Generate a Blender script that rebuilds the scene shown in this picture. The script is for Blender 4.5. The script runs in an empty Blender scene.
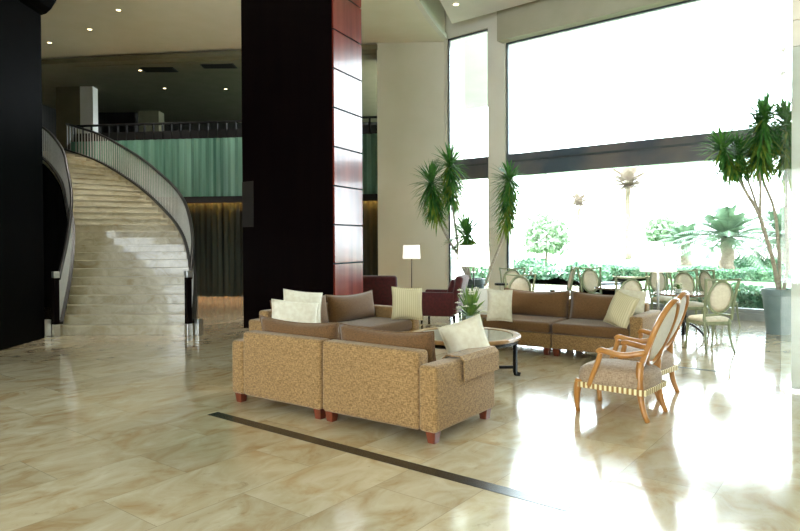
import bpy, bmesh, math, random
from mathutils import Vector, Matrix
random.seed(7)
PI = math.pi
R = math.radians
SC = bpy.context.scene
COL = SC.collection

# ------------------------------------------------------------------ camera
F = 640.0                      # focal length in pixels of the 800 px frame
YAW = R(40.5)
K = 1.347                      # surveyed depth scale
CAMH = 1.6
cam_d = bpy.data.cameras.new('camera')
cam_d.sensor_width = 36.0
cam_d.lens = F / 800 * 36
cam_d.clip_end = 500
cam = bpy.data.objects.new('camera', cam_d)
COL.objects.link(cam)
cam.location = (0, 0, CAMH)
cam.rotation_euler = (Matrix.Rotation(YAW, 3, 'Z') @ Matrix.Rotation(R(90 - .7), 3, 'X') @ Matrix.Rotation(R(-.3), 3, 'Z')).to_euler()
cam_d.shift_y = -16.4 / 800
SC.camera = cam

# ------------------------------------------------------------------ world / exposure
w = bpy.data.worlds.new('sky')
SC.world = w
w.use_nodes = True
bg = w.node_tree.nodes['Background']
bg.inputs[0].default_value = (0.83, 0.925, 1.0, 1)
bg.inputs[1].default_value = 9.5
SC.view_settings.view_transform = 'Standard'
SC.view_settings.look = 'None'
SC.view_settings.gamma = 1
SC.view_settings.use_curve_mapping = False
SC.view_settings.exposure = 0.9
SC.cycles.max_bounces = 8
SC.cycles.diffuse_bounces = 5
SC.cycles.glossy_bounces = 4
SC.cycles.transmission_bounces = 6
SC.cycles.transparent_max_bounces = 12
SC.cycles.sample_clamp_indirect = 8
SC.cycles.caustics_reflective = False
SC.cycles.caustics_refractive = False
SC.cycles.use_denoising = True

CY, SY = math.cos(YAW), math.sin(YAW)
def L(lat, d, z=0.0):
    """lateral / forward metres from the standpoint -> world"""
    d = d * K
    return Vector((lat * CY - d * SY, lat * SY + d * CY, z))
def LR(lat, d, z=0.0):
    return L(lat, d / K, z)
def LV(lat, d):
    return L(lat, d / K)
def A(deg):
    """heading given from the standpoint (0 right, 90 ahead) -> world radians"""
    return math.atan2(K * math.sin(R(deg)), math.cos(R(deg))) + YAW
def AR(deg): return R(deg) + YAW

WY = 14.17                      # window wall plane
ZC = 7.05                      # low ceiling
def sun_spot(name, loc, energy, size, color, angle=None, target=None):
    if angle:
        l = bpy.data.lights.new(name, 'SPOT'); l.spot_size = R(angle); l.spot_blend = 0.6
        l.shadow_soft_size = size
    else:
        l = bpy.data.lights.new(name, 'AREA'); l.size = size
    l.energy = energy; l.color = color
    o = bpy.data.objects.new(name, l); COL.objects.link(o); o.location = loc
    if target is not None:
        o.rotation_euler = (Vector(target) - Vector(loc)).to_track_quat('-Z', 'Y').to_euler()
    return o
def portal(name, c, sx, sz, face_y):
    l = bpy.data.lights.new(name, 'AREA'); l.shape = 'RECTANGLE'; l.size = sx; l.size_y = sz
    l.cycles.is_portal = True
    o = bpy.data.objects.new(name, l); COL.objects.link(o); o.location = c
    o.rotation_euler = Vector((0, face_y, 0)).to_track_quat('-Z', 'Z').to_euler()
    return o
portal('daylight_portal', (-1.28, WY + 0.45, 3.35), 14.8, 6.5, -1)
portal('daylight_portal', (-9.73, WY + 0.45, 3.5), 1.4, 6.9, -1)
portal('daylight_portal', (-1.5, -7.4, 2.0), 9.0, 3.6, 1)  # guides sky light through the opening added behind the viewer
WARM = (1.0, 0.80, 0.56)
sun_spot('downlight_glow', L(-4.6, 10.0, 6.9), 420, 0.25, (1.0, 0.95, 0.85), 95, L(-5.6, 10.6, 1.5))
sun_spot('downlight_glow', L(-8.2, 12.6, 6.9), 150, 0.25, (1.0, 0.95, 0.85), 100, L(-8.2, 12.4, 3.5))

sun_spot('added_wall_fill', L(-4.5, 12.6, 6.8), 250, 0.2, (1.0, 0.97, 0.9), 80, L(-4.6, 13.8, 3.6))  # unseen spots added to brighten the green ribbed wall
sun_spot('added_wall_fill', L(-7.6, 12.9, 6.8), 250, 0.2, (1.0, 0.97, 0.9), 80, L(-7.4, 14.0, 3.6))

# ------------------------------------------------------------------ materials
def nmat(name):
    m = bpy.data.materials.new(name); m.use_nodes = True
    nt = m.node_tree
    return m, nt, nt.nodes['Principled BSDF']
def srgb(c):
    return tuple(((x / 255) / 12.92 if x / 255 <= .04045 else ((x / 255 + .055) / 1.055) ** 2.4) for x in c) + (1,)
def M(name, c1, c2=None, scale=8, rough=.5, metal=0, bump=0, bscale=None, coat=0, stretch=(1, 1, 1), spec=None, emit=None, estr=0, detail=4, coord='Object', sheen=0):
    m, nt, b = nmat(name)
    c1 = srgb(c1); c2 = srgb(c2) if c2 else c1
    b.inputs['Roughness'].default_value = rough
    b.inputs['Metallic'].default_value = metal
    if spec is not None: b.inputs['Specular IOR Level'].default_value = spec
    if coat:
        b.inputs['Coat Weight'].default_value = coat; b.inputs['Coat Roughness'].default_value = .06
    if sheen: b.inputs['Sheen Weight'].default_value = sheen
    tc = nt.nodes.new('ShaderNodeTexCoord'); mp = nt.nodes.new('ShaderNodeMapping')
    nt.links.new(tc.outputs[coord], mp.inputs[0]); mp.inputs['Scale'].default_value = stretch
    n = nt.nodes.new('ShaderNodeTexNoise'); n.inputs['Scale'].default_value = scale; n.inputs['Detail'].default_value = detail
    nt.links.new(mp.outputs[0], n.inputs['Vector'])
    r = nt.nodes.new('ShaderNodeValToRGB')
    r.color_ramp.elements[0].position = .35; r.color_ramp.elements[1].position = .65
    r.color_ramp.elements[0].color = c1; r.color_ramp.elements[1].color = c2
    nt.links.new(n.outputs['Fac'], r.inputs[0]); nt.links.new(r.outputs[0], b.inputs['Base Color'])
    if bump:
        n2 = nt.nodes.new('ShaderNodeTexNoise'); n2.inputs['Scale'].default_value = bscale or scale * 4
        nt.links.new(mp.outputs[0], n2.inputs['Vector'])
        bp = nt.nodes.new('ShaderNodeBump'); bp.inputs['Strength'].default_value = bump; bp.inputs['Distance'].default_value = .01
        nt.links.new(n2.outputs['Fac'], bp.inputs['Height']); nt.links.new(bp.outputs[0], b.inputs['Normal'])
    if emit:
        b.inputs['Emission Color'].default_value = srgb(emit); b.inputs['Emission Strength'].default_value = estr
    return m
def weave(name, c1, c2, scale=90):
    """chenille: crossed fine noises"""
    m, nt, b = nmat(name)
    b.inputs['Roughness'].default_value = .9; b.inputs['Specular IOR Level'].default_value = .15
    b.inputs['Sheen Weight'].default_value = .25; b.inputs['Sheen Roughness'].default_value = .5
    tc = nt.nodes.new('ShaderNodeTexCoord')
    facs = []
    for st in ((1, 1, .22), (.25, .25, 1)):
        mp = nt.nodes.new('ShaderNodeMapping'); mp.inputs['Scale'].default_value = st
        nt.links.new(tc.outputs['Object'], mp.inputs[0])
        n = nt.nodes.new('ShaderNodeTexNoise'); n.inputs['Scale'].default_value = scale; n.inputs['Detail'].default_value = 2
        nt.links.new(mp.outputs[0], n.inputs['Vector']); facs.append(n)
    a = nt.nodes.new('ShaderNodeMath'); a.operation = 'ADD'
    nt.links.new(facs[0].outputs['Fac'], a.inputs[0]); nt.links.new(facs[1].outputs['Fac'], a.inputs[1])
    h = nt.nodes.new('ShaderNodeMath'); h.operation = 'MULTIPLY'; h.inputs[1].default_value = .5
    nt.links.new(a.outputs[0], h.inputs[0])
    r = nt.nodes.new('ShaderNodeValToRGB')
    r.color_ramp.elements[0].position = .38; r.color_ramp.elements[1].position = .62
    r.color_ramp.elements[0].color = srgb(c1); r.color_ramp.elements[1].color = srgb(c2)
    nt.links.new(h.outputs[0], r.inputs[0]); nt.links.new(r.outputs[0], b.inputs['Base Color'])
    bp = nt.nodes.new('ShaderNodeBump'); bp.inputs['Strength'].default_value = .5; bp.inputs['Distance'].default_value = .006
    nt.links.new(h.outputs[0], bp.inputs['Height']); nt.links.new(bp.outputs[0], b.inputs['Normal'])
    return m
def stripes(name, c1, c2, freq, axis=0, rough=.85, gap=.5, bump=.3):
    """regular stripes along one object axis"""
    m, nt, b = nmat(name)
    b.inputs['Roughness'].default_value = rough
    tc = nt.nodes.new('ShaderNodeTexCoord'); sp = nt.nodes.new('ShaderNodeSeparateXYZ')
    nt.links.new(tc.outputs['Object'], sp.inputs[0])
    mu = nt.nodes.new('ShaderNodeMath'); mu.operation = 'MULTIPLY'; mu.inputs[1].default_value = freq * 2 * PI
    nt.links.new(sp.outputs[axis], mu.inputs[0])
    si = nt.nodes.new('ShaderNodeMath'); si.operation = 'SINE'; nt.links.new(mu.outputs[0], si.inputs[0])
    r = nt.nodes.new('ShaderNodeValToRGB')
    mr = nt.nodes.new('ShaderNodeMapRange'); mr.inputs[1].default_value = -1; mr.inputs[2].default_value = 1
    nt.links.new(si.outputs[0], mr.inputs[0]); nt.links.new(mr.outputs[0], r.inputs[0])
    r.color_ramp.elements[0].position = max(0, gap - .2); r.color_ramp.elements[1].position = min(1, gap + .2)
    r.color_ramp.elements[0].color = srgb(c1); r.color_ramp.elements[1].color = srgb(c2)
    nt.links.new(r.outputs[0], b.inputs['Base Color'])
    bp = nt.nodes.new('ShaderNodeBump'); bp.inputs['Strength'].default_value = bump; bp.inputs['Distance'].default_value = .004
    nt.links.new(mr.outputs[0], bp.inputs['Height']); nt.links.new(bp.outputs[0], b.inputs['Normal'])
    return m
def travertine(name, tiled=True, c=((192, 176, 146), (212, 201, 178), (172, 142, 102), (134, 113, 82)), rough=.13):
    m, nt, b = nmat(name)
    N = nt.nodes; K = nt.links
    tc = N.new('ShaderNodeTexCoord')
    vec = tc.outputs['Object']
    if tiled:
        rot = N.new('ShaderNodeMapping'); rot.inputs['Rotation'].default_value = (0, 0, R(90 - 2.9)); rot.inputs['Location'].default_value = (.2, .28, 0)
        K.new(vec, rot.inputs[0])
        bk = N.new('ShaderNodeTexBrick'); bk.offset = .5; bk.inputs['Scale'].default_value = 1
        bk.inputs['Brick Width'].default_value = 1.2; bk.inputs['Row Height'].default_value = .6
        bk.inputs['Mortar Size'].default_value = .0022; bk.inputs['Color1'].default_value = (0, 0, 0, 1); bk.inputs['Color2'].default_value = (1, 1, 1, 1)
        bk.inputs['Mortar'].default_value = (.5, .5, .5, 1); bk.inputs['Mortar Smooth'].default_value = .2
        K.new(rot.outputs[0], bk.inputs['Vector'])
        mul = N.new('ShaderNodeVectorMath'); mul.operation = 'SCALE'; mul.inputs['Scale'].default_value = 17
        K.new(bk.outputs['Color'], mul.inputs[0])
        add = N.new('ShaderNodeVectorMath'); add.operation = 'ADD'
        K.new(vec, add.inputs[0]); K.new(mul.outputs[0], add.inputs[1]); vec = add.outputs[0]
    mp = N.new('ShaderNodeMapping'); mp.inputs['Scale'].default_value = (1.0, .58, 1)
    mp.inputs['Rotation'].default_value = (0, 0, R(4))
    K.new(vec, mp.inputs[0])
    n1 = N.new('ShaderNodeTexNoise'); n1.inputs['Scale'].default_value = 3.6; n1.inputs['Detail'].default_value = 7; n1.inputs['Distortion'].default_value = 1.1; n1.inputs['Roughness'].default_value = .6
    n2 = N.new('ShaderNodeTexNoise'); n2.inputs['Scale'].default_value = 7; n2.inputs['Detail'].default_value = 8; n2.inputs['Distortion'].default_value = 2.2; n2.inputs['Roughness'].default_value = .7
    K.new(mp.outputs[0], n1.inputs['Vector']); K.new(mp.outputs[0], n2.inputs['Vector'])
    r1 = N.new('ShaderNodeValToRGB'); e = r1.color_ramp.elements
    e[0].position = .3; e[0].color = srgb(c[2]); e[1].position = .72; e[1].color = srgb(c[1])
    x = e.new(.47); x.color = srgb(c[0])
    K.new(n1.outputs['Fac'], r1.inputs[0])
    r2 = N.new('ShaderNodeValToRGB'); e = r2.color_ramp.elements
    e[0].position = .60; e[0].color = (0, 0, 0, 1); e[1].position = .72; e[1].color = (1, 1, 1, 1)
    K.new(n2.outputs['Fac'], r2.inputs[0])
    mx = N.new('ShaderNodeMix'); mx.data_type = 'RGBA'
    fm = N.new('ShaderNodeMath'); fm.operation = 'MULTIPLY'; fm.inputs[1].default_value = .55
    K.new(r2.outputs[0], fm.inputs[0]); K.new(fm.outputs[0], mx.inputs['Factor'])
    K.new(r1.outputs[0], mx.inputs['A']); mx.inputs['B'].default_value = srgb(c[3])
    out = mx.outputs['Result']
    if tiled:
        # tile-to-tile tone
        hsv = N.new('ShaderNodeHueSaturation'); K.new(out, hsv.inputs['Color'])
        mr = N.new('ShaderNodeMapRange'); mr.inputs[3].default_value = .88; mr.inputs[4].default_value = 1.08
        K.new(bk.outputs['Color'], mr.inputs[0]); K.new(mr.outputs[0], hsv.inputs['Value'])
        m2 = N.new('ShaderNodeMix'); m2.data_type = 'RGBA'; K.new(bk.outputs['Fac'], m2.inputs['Factor'])
        K.new(hsv.outputs[0], m2.inputs['A']); m2.inputs['B'].default_value = srgb((150, 136, 112)); out = m2.outputs['Result']
    K.new(out, b.inputs['Base Color'])
    b.inputs['Roughness'].default_value = rough
    b.inputs['Specular IOR Level'].default_value = .6
    b.inputs['Coat Weight'].default_value = .35; b.inputs['Coat Roughness'].default_value = .05
    return m
def glass_mat(name, tint=(.96, .99, .98), refl=.08):
    m, nt, b = nmat(name)
    nt.nodes.remove(b)
    t = nt.nodes.new('ShaderNodeBsdfTransparent'); t.inputs[0].default_value = tint + (1,)
    g = nt.nodes.new('ShaderNodeBsdfGlossy'); g.inputs['Roughness'].default_value = .02
    mx = nt.nodes.new('ShaderNodeMixShader'); fr = nt.nodes.new('ShaderNodeFresnel'); fr.inputs[0].default_value = 1.45
    nt.links.new(fr.outputs[0], mx.inputs[0]); nt.links.new(t.outputs[0], mx.inputs[1]); nt.links.new(g.outputs[0], mx.inputs[2])
    nt.links.new(mx.outputs[0], nt.nodes['Material Output'].inputs[0])
    return m
def leafmat(name, c1, c2, trans=.25, scale=3):
    m = M(name, c1, c2, scale=scale, rough=.45)
    b = m.node_tree.nodes['Principled BSDF']
    nt = m.node_tree
    tr = nt.nodes.new('ShaderNodeBsdfTranslucent'); mx = nt.nodes.new('ShaderNodeMixShader'); mx.inputs[0].default_value = trans
    ramp = [n for n in nt.nodes if n.type == 'VALTORGB'][0]
    nt.links.new(ramp.outputs[0], tr.inputs[0])
    nt.links.new(b.outputs[0], mx.inputs[1]); nt.links.new(tr.outputs[0], mx.inputs[2])
    nt.links.new(mx.outputs[0], nt.nodes['Material Output'].inputs[0])
    return m

m_floor = travertine('polished_travertine')
m_step = travertine('stair_travertine', False, ((180, 172, 148), (204, 198, 176), (164, 148, 114), (140, 126, 96)), .35)
m_ceil = M('ceiling_paint', (226, 225, 208), (230, 229, 214), 2, .85)
m_white = M('white_paint', (222, 222, 212), (228, 228, 220), 2, .8)
m_beige = M('beige_plaster', (234, 232, 220), (238, 236, 226), 1.5, .7)
m_header = M('header_plaster', (176, 172, 150), (184, 180, 160), 1.5, .75)
m_black = M('black_lacquer_panel', (2, 2, 3), (4, 4, 5), 3, .4, spec=.02)
m_redwood = M('glossy_red_wood', (92, 32, 24), (120, 48, 36), 6, .22, coat=.2, stretch=(1, 1, .08), spec=.3)
m_darkwood_shade = M('dark_wood_and_pier_shade', (8, 3, 4), (13, 6, 6), 6, .5, stretch=(1, 1, .08), spec=.05)  # dark wood of newels and chair legs, also painted shade on the pier
m_groove = M('dark_joint', (12, 8, 8), None, rough=.8)
m_steel = M('brushed_steel', (200, 200, 198), (215, 215, 212), 30, .28, metal=1)
m_rail = M('dark_rail_metal', (16, 15, 15), (22, 20, 19), 8, .4, metal=.3)
m_spandrel = M('spandrel_painted_reflection', (84, 94, 106), (118, 112, 112), .9, .2, coat=.6)  # mottled blue-grey and warm grey: reflections painted into the panel colour
m_frame = M('grey_window_frame', (70, 76, 80), (80, 86, 90), 4, .4, metal=.3)
m_pale_alu = M('pale_aluminium', (150, 156, 158), (165, 170, 172), 4, .4, metal=.4)
m_glass = glass_mat('clear_glass')
m_sofa = weave('tan_chenille', (112, 85, 52), (172, 138, 94), 150)
m_cush = weave('brown_chenille', (92, 66, 40), (120, 88, 57), 200)
m_feet = M('red_brown_wood', (92, 38, 22), (120, 54, 32), 14, .35, stretch=(1, 1, .2), coat=.3)
m_pillow_w = M('cream_linen', (218, 210, 192), (230, 225, 210), 18, .9, bump=.3, bscale=160)
m_pillow_r = stripes('ribbed_cream_fabric', (198, 186, 150), (216, 206, 172), 34, 0)
m_maroon = M('maroon_fabric', (66, 14, 20), (86, 22, 28), 20, .85, bump=.2, bscale=200, sheen=.4)
m_honey = M('honey_wood', (164, 108, 46), (190, 134, 70), 9, .32, stretch=(1, 1, .25), coat=.35)
m_upholst = weave('taupe_chenille', (142, 118, 96), (180, 158, 136), 130)
m_oval = M('silver_linen', (224, 222, 218), (232, 230, 226), 40, .85, bump=.2, bscale=250)
m_rope = stripes('rope_trim', (150, 110, 54), (238, 226, 180), 22, 0, rough=.6)
m_rope_side = stripes('rope_trim_side', (150, 110, 54), (238, 226, 180), 22, 1, rough=.6)
m_sage = M('sage_paint', (128, 138, 108), (150, 158, 130), 16, .45, stretch=(1, 1, .3))
m_creamseat = M('cream_seat_fabric', (214, 206, 188), (226, 219, 202), 30, .9, bump=.2, bscale=220)
m_iron = M('black_iron', (14, 14, 16), (20, 20, 22), 10, .4, metal=.5)
m_tablewood = M('light_walnut_rim', (150, 112, 72), (176, 138, 94), 12, .3, coat=.4)
m_tglass = M('dark_table_glass', (60, 72, 76), (70, 82, 86), 2, .04, coat=1)
m_tabletop = M('polished_dark_top', (84, 66, 52), (104, 84, 66), 5, .12, coat=.8)
m_palestone = M('pale_stone_top', (214, 212, 204), (226, 224, 216), 4, .12, coat=.6)
m_pot = M('slate_blue_ceramic', (112, 134, 140), (128, 148, 154), 3, .45)
m_pot_d = M('dark_teal_ceramic', (50, 70, 74), (62, 82, 86), 3, .35)
m_soil = M('soil', (50, 38, 28), (70, 54, 40), 30, .95, bump=.5)
m_trunk = M('grey_brown_bark', (160, 150, 134), (190, 182, 166), 12, .85, bump=.5, bscale=60, stretch=(1, 1, 3))
m_leaf = leafmat('dracaena_leaf', (46, 100, 44), (92, 146, 64), .25, 5)
m_leaf_y = leafmat('dracaena_old_leaf', (92, 124, 40), (140, 156, 60), .3, 5)
m_leaf_b = leafmat('bouquet_leaf', (70, 112, 48), (128, 158, 70), .3, 12)
m_petal = M('white_petal', (236, 234, 214), (244, 242, 228), 10, .6)
m_flowerglass = M('clear_vase', (160, 176, 170), (176, 190, 184), 4, .1, coat=.5)
m_shade = M('lit_lamp_shade', (236, 234, 226), (240, 238, 230), 10, .8, emit=(255, 250, 240), estr=.55)
m_bulb = M('downlight_lens', (255, 240, 210), None, emit=(255, 226, 170), estr=4)
m_curtain_g = M('green_ribbed_glass', (84, 132, 112), (136, 182, 160), 5, .3, stretch=(1, 1, .02), coat=.3, detail=5)
m_curtain_d = M('dark_striped_hanging', (20, 30, 30), (60, 74, 69), 6, .35, stretch=(1, 1, .03), detail=5)
m_warmstrip = M('warm_cove_strip', (255, 190, 100), None, emit=(255, 176, 84), estr=40)
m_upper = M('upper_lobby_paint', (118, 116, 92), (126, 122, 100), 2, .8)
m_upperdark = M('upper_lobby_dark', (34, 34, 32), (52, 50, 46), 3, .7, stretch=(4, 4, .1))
m_pillar_r = M('pale_stone_cladding', (226, 216, 198), (236, 230, 218), 1.4, .3, coat=.2, stretch=(1, 1, 2.5))
m_paving = M('pale_paving', (200, 196, 186), (214, 210, 200), 3, .8)
m_lawn = M('lawn_grass', (70, 104, 62), (96, 128, 78), .8, .9)
m_hedge = leafmat('hedge_leaf', (66, 108, 80), (108, 144, 108), .2, 2)
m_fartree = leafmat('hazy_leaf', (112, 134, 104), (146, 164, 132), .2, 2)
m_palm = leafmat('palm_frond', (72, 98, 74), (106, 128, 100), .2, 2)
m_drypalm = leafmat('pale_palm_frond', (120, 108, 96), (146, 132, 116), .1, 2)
m_bark = M('palm_bark', (112, 98, 84), (138, 124, 106), 6, .9)
m_farblg = M('far_white_wall', (214, 212, 206), (222, 220, 214), 1, .8)

# ------------------------------------------------------------------ mesh helpers
def obj(name, bm, mats, parent=None, smooth=False, loc=None, rotz=None):
    me = bpy.data.meshes.new(name)
    bm.normal_update()
    bm.to_mesh(me); bm.free()
    if smooth:
        for p in me.polygons: p.use_smooth = True
    for m in (mats if isinstance(mats, (list, tuple)) else [mats]): me.materials.append(m)
    o = bpy.data.objects.new(name, me); COL.objects.link(o)
    if parent is not None: o.parent = parent
    if loc is not None: o.location = loc
    if rotz is not None: o.rotation_euler.z = rotz
    return o
def smooth_by_angle(o, a=35):
    me = o.data
    bm = bmesh.new(); bm.from_mesh(me)
    for e in bm.edges:
        e.smooth = not (len(e.link_faces) == 2 and e.calc_face_angle(0) > R(a))
    for f in bm.faces: f.smooth = True
    bm.to_mesh(me); bm.free()
    return o
def tag(o, label=None, cat=None, group=None, kind=None):
    if label: o['label'] = label
    if cat: o['category'] = cat
    if group: o['group'] = group
    if kind: o['kind'] = kind
    return o
def thing(name, label, cat, loc=(0, 0, 0), rotz=0, group=None):
    o = bpy.data.objects.new(name, None); COL.objects.link(o)
    o.empty_display_size = .1
    o.location = loc; o.rotation_euler = (0, 0, rotz)
    return tag(o, label, cat, group)
def copytree(o, parent=None):
    c = o.copy(); COL.objects.link(c)
    if parent is not None: c.parent = parent
    for ch in list(o.children): copytree(ch, c)
    return c
def dup(root, loc, rotz, label, group=None):
    r = copytree(root); r.location = loc; r.rotation_euler = (0, 0, rotz)
    tag(r, label, None, group)
    return r
def box(bm, c, s, rz=0, bev=0, seg=3, rx=0, ry=0, mi=0):
    r = bmesh.ops.create_cube(bm, size=1)
    vs = r['verts']
    bmesh.ops.scale(bm, vec=s, verts=vs)
    fs = list({f for v in vs for f in v.link_faces})
    if bev:
        es = list({e for v in vs for e in v.link_edges})
        g = bmesh.ops.bevel(bm, geom=es, offset=bev, segments=seg, affect='EDGES', profile=.5)
        fs = [f for f in g['faces']]
        vs = list({v for f in fs for v in f.verts})
        # include every connected face
        seen = set(vs); stack = list(vs)
        while stack:
            v = stack.pop()
            for e in v.link_edges:
                o2 = e.other_vert(v)
                if o2 not in seen: seen.add(o2); stack.append(o2)
        vs = list(seen)
        fs = list({f for v in vs for f in v.link_faces})
    m = Matrix.Translation(c) @ Matrix.Rotation(rz, 4, 'Z') @ Matrix.Rotation(rx, 4, 'X') @ Matrix.Rotation(ry, 4, 'Y')
    bmesh.ops.transform(bm, matrix=m, verts=vs)
    for f in fs: f.material_index = mi
    return vs
def bx(x0, x1, y0, y1, z0, z1, bev=0, seg=3, bm=None):
    bm = bm or bmesh.new()
    box(bm, ((x0 + x1) / 2, (y0 + y1) / 2, (z0 + z1) / 2), (x1 - x0, y1 - y0, z1 - z0), bev=bev, seg=seg)
    return bm
def sweep(bm, pts, rad, n=8, flat=1.0, closed=False, up=None, square=False, mi=0):
    """tube along pts; rad number or list or list of (a,b)"""
    pts = [Vector(p) for p in pts]; k = len(pts)
    rings = []
    ref = Vector(up) if up else Vector((0, 0, 1))
    prev = None
    for i, p in enumerate(pts):
        if closed: t = pts[(i + 1) % k] - pts[i - 1]
        else: t = pts[min(i + 1, k - 1)] - pts[max(i - 1, 0)]
        t.normalize()
        if prev is None:
            a = t.cross(ref)
            if a.length < 1e-3: a = t.cross(Vector((0, 1, 0)))
        else:
            a = prev - t * prev.dot(t)
            if a.length < 1e-4: a = t.cross(ref)
        a.normalize(); b = t.cross(a).normalized(); prev = a
        r = rad[i] if isinstance(rad, (list, tuple)) and not (len(rad) == 2 and k != 2 and not isinstance(rad[0], (list, tuple))) else rad
        ra, rb = (r if isinstance(r, (list, tuple)) else (r, r * flat))
        ring = []
        for j in range(n):
            an = 2 * PI * (j + .5) / n
            c, s = math.cos(an), math.sin(an)
            if square:
                q = max(abs(c), abs(s)); c, s = c / q, s / q
            ring.append(bm.verts.new(p + a * c * ra + b * s * rb))
        rings.append(ring)
    fs = []
    for i in range(k if closed else k - 1):
        r0, r1 = rings[i], rings[(i + 1) % k]
        for j in range(n):
            fs.append(bm.faces.new((r0[j], r0[(j + 1) % n], r1[(j + 1) % n], r1[j])))
    if not closed:
        fs.append(bm.faces.new(rings[0][::-1])); fs.append(bm.faces.new(rings[-1]))
    for f in fs: f.material_index = mi
    return rings
def lathe(bm, prof, n=24, c=(0, 0, 0), mi=0):
    rings = []
    for r, z in prof:
        rings.append([bm.verts.new((c[0] + r * math.cos(2 * PI * j / n), c[1] + r * math.sin(2 * PI * j / n), c[2] + z)) for j in range(n)])
    for a, b in zip(rings, rings[1:]):
        for j in range(n):
            f = bm.faces.new((a[j], a[(j + 1) % n], b[(j + 1) % n], b[j])); f.material_index = mi
    bm.faces.new(rings[0][::-1]).material_index = mi; bm.faces.new(rings[-1]).material_index = mi
def bez(p0, p1, p2, n=10):
    p0, p1, p2 = Vector(p0), Vector(p1), Vector(p2)
    return [p0 * (1 - t) ** 2 + p1 * 2 * t * (1 - t) + p2 * t * t for t in [i / n for i in range(n + 1)]]
def crom(pts, n=8):
    pts = [Vector(p) for p in pts]
    P = [pts[0] * 2 - pts[1]] + pts + [pts[-1] * 2 - pts[-2]]
    out = []
    for i in range(1, len(P) - 2):
        a, b, c, d = P[i - 1:i + 3]
        for j in range(n):
            t = j / n
            out.append(.5 * ((2 * b) + (c - a) * t + (2 * a - 5 * b + 4 * c - d) * t * t + (3 * b - a - 3 * c + d) * t ** 3))
    out.append(pts[-1]); return out
def prism(bm, poly, z0, z1, mi=0):
    """poly: list of xy (ccw) extruded between z0 and z1"""
    a = [bm.verts.new((p[0], p[1], z0)) for p in poly]; b = [bm.verts.new((p[0], p[1], z1)) for p in poly]
    n = len(poly); fs = []
    fs.append(bm.faces.new(a[::-1])); fs.append(bm.faces.new(b))
    for i in range(n): fs.append(bm.faces.new((a[i], a[(i + 1) % n], b[(i + 1) % n], b[i])))
    for f in fs: f.material_index = mi
    bmesh.ops.recalc_face_normals(bm, faces=fs)
def struct(name, bm, m, parent=None, **k):
    o = obj(name, bm, m, parent, **k)
    if parent is None: o['kind'] = 'structure'
    return o
def wallseg(p0, p1, th, z0, z1, bm=None):
    """wall slab from p0 to p1 (world xy), thickness to the left side"""
    bm = bm or bmesh.new()
    p0, p1 = Vector(p0[:2]), Vector(p1[:2])
    d = (p1 - p0).normalized(); n = Vector((-d.y, d.x)) * th
    prism(bm, [p0, p1, p1 + n, p0 + n], z0, z1)
    return bm
def pillow_bm(wd, ht, th, n=14, pinch=.06, sag=0):
    """soft cushion standing in XZ, thickness along Y"""
    bm = bmesh.new(); g = {}
    for s in (0, 1):
        for i in range(n + 1):
            for j in range(n + 1):
                u, v = -1 + 2 * i / n, -1 + 2 * j / n
                edge = i in (0, n) or j in (0, n)
                if s and edge: g[s, i, j] = g[0, i, j]; continue
                t = ((1 - abs(u) ** 2.6) * (1 - abs(v) ** 2.6)) ** .55
                x = u * (1 - pinch * (1 - v * v)) * wd / 2
                z = v * (1 - pinch * (1 - u * u)) * ht / 2
                z -= sag * (1 - u * u) * (v + 1) / 2
                y = (1 if s else -1) * t * th / 2
                y += .012 * math.sin(3 * u + 2 * v) * t
                g[s, i, j] = bm.verts.new((x, y, z))
    for s in (0, 1):
        for i in range(n):
            for j in range(n):
                q = [g[s, i, j], g[s, i + 1, j], g[s, i + 1, j + 1], g[s, i, j + 1]]
                bm.faces.new(q if not s else q[::-1])
    return bm
def pillow_edge(wd, ht, pinch=.06, r=.006, sag=0):
    bm = bmesh.new(); pts = []
    m = 12
    for side in range(4):
        for k in range(m):
            t = -1 + 2 * k / m
            u, v = [(t, -1), (1, t), (-t, 1), (-1, -t)][side]
            pts.append((u * (1 - pinch * (1 - v * v)) * wd / 2, 0, v * (1 - pinch * (1 - u * u)) * ht / 2 - sag * (1 - u * u) * (v + 1) / 2))
    sweep(bm, pts, r, 6, closed=True, up=(0, 1, 0))
    return bm
def throw_pillow(label, L3, facing, wd, ht, th, mat, tilt=-12, roll=0, group=None):
    t = thing('throw_pillow', label, 'pillow', L3, 0, group)
    t.rotation_euler = (Matrix.Rotation(A(facing) + PI / 2, 4, 'Z') @ Matrix.Rotation(R(tilt), 4, 'X') @ Matrix.Rotation(R(roll), 4, 'Y')).to_euler()
    obj('pillow_cover', pillow_bm(wd, ht, th, pinch=.07), mat, t, True)
    obj('piping', pillow_edge(wd, ht, .07), mat, t, True)
    return t

# ================================================================== THE SETTING
# floor
bm = bmesh.new(); prism(bm, [(-40, -8), (6.3, -8), (6.3, WY + .4), (-9, WY + .4), (-9, WY + 14), (-40, WY + 14)], -.2, 0)
struct('floor', bm, m_floor)
# dark inlaid strips in the floor (parallel to the window wall)
def inlay(p0, p1, wdt, nm):
    bm = bmesh.new(); d = (p1 - p0).normalized(); n = Vector((-d.y, d.x, 0)) * wdt
    prism(bm, [p0, p1, p1 + n, p0 + n], -.01, .0025)
    struct(nm, bm, M('inlay_granite', (26, 26, 24), (40, 38, 34), 60, .25))
def FP(px, py, h=0):
    d = (CAMH - h) * F / (py - 241 + .0052 * (px - 400))
    return LR((px - 400) / F * d, d, h)
inlay(FP(206, 415), FP(565, 512.5), .115, 'trim_1')
inlay(FP(670, 366.5), FP(719, 372), .05, 'trim_2')

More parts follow.
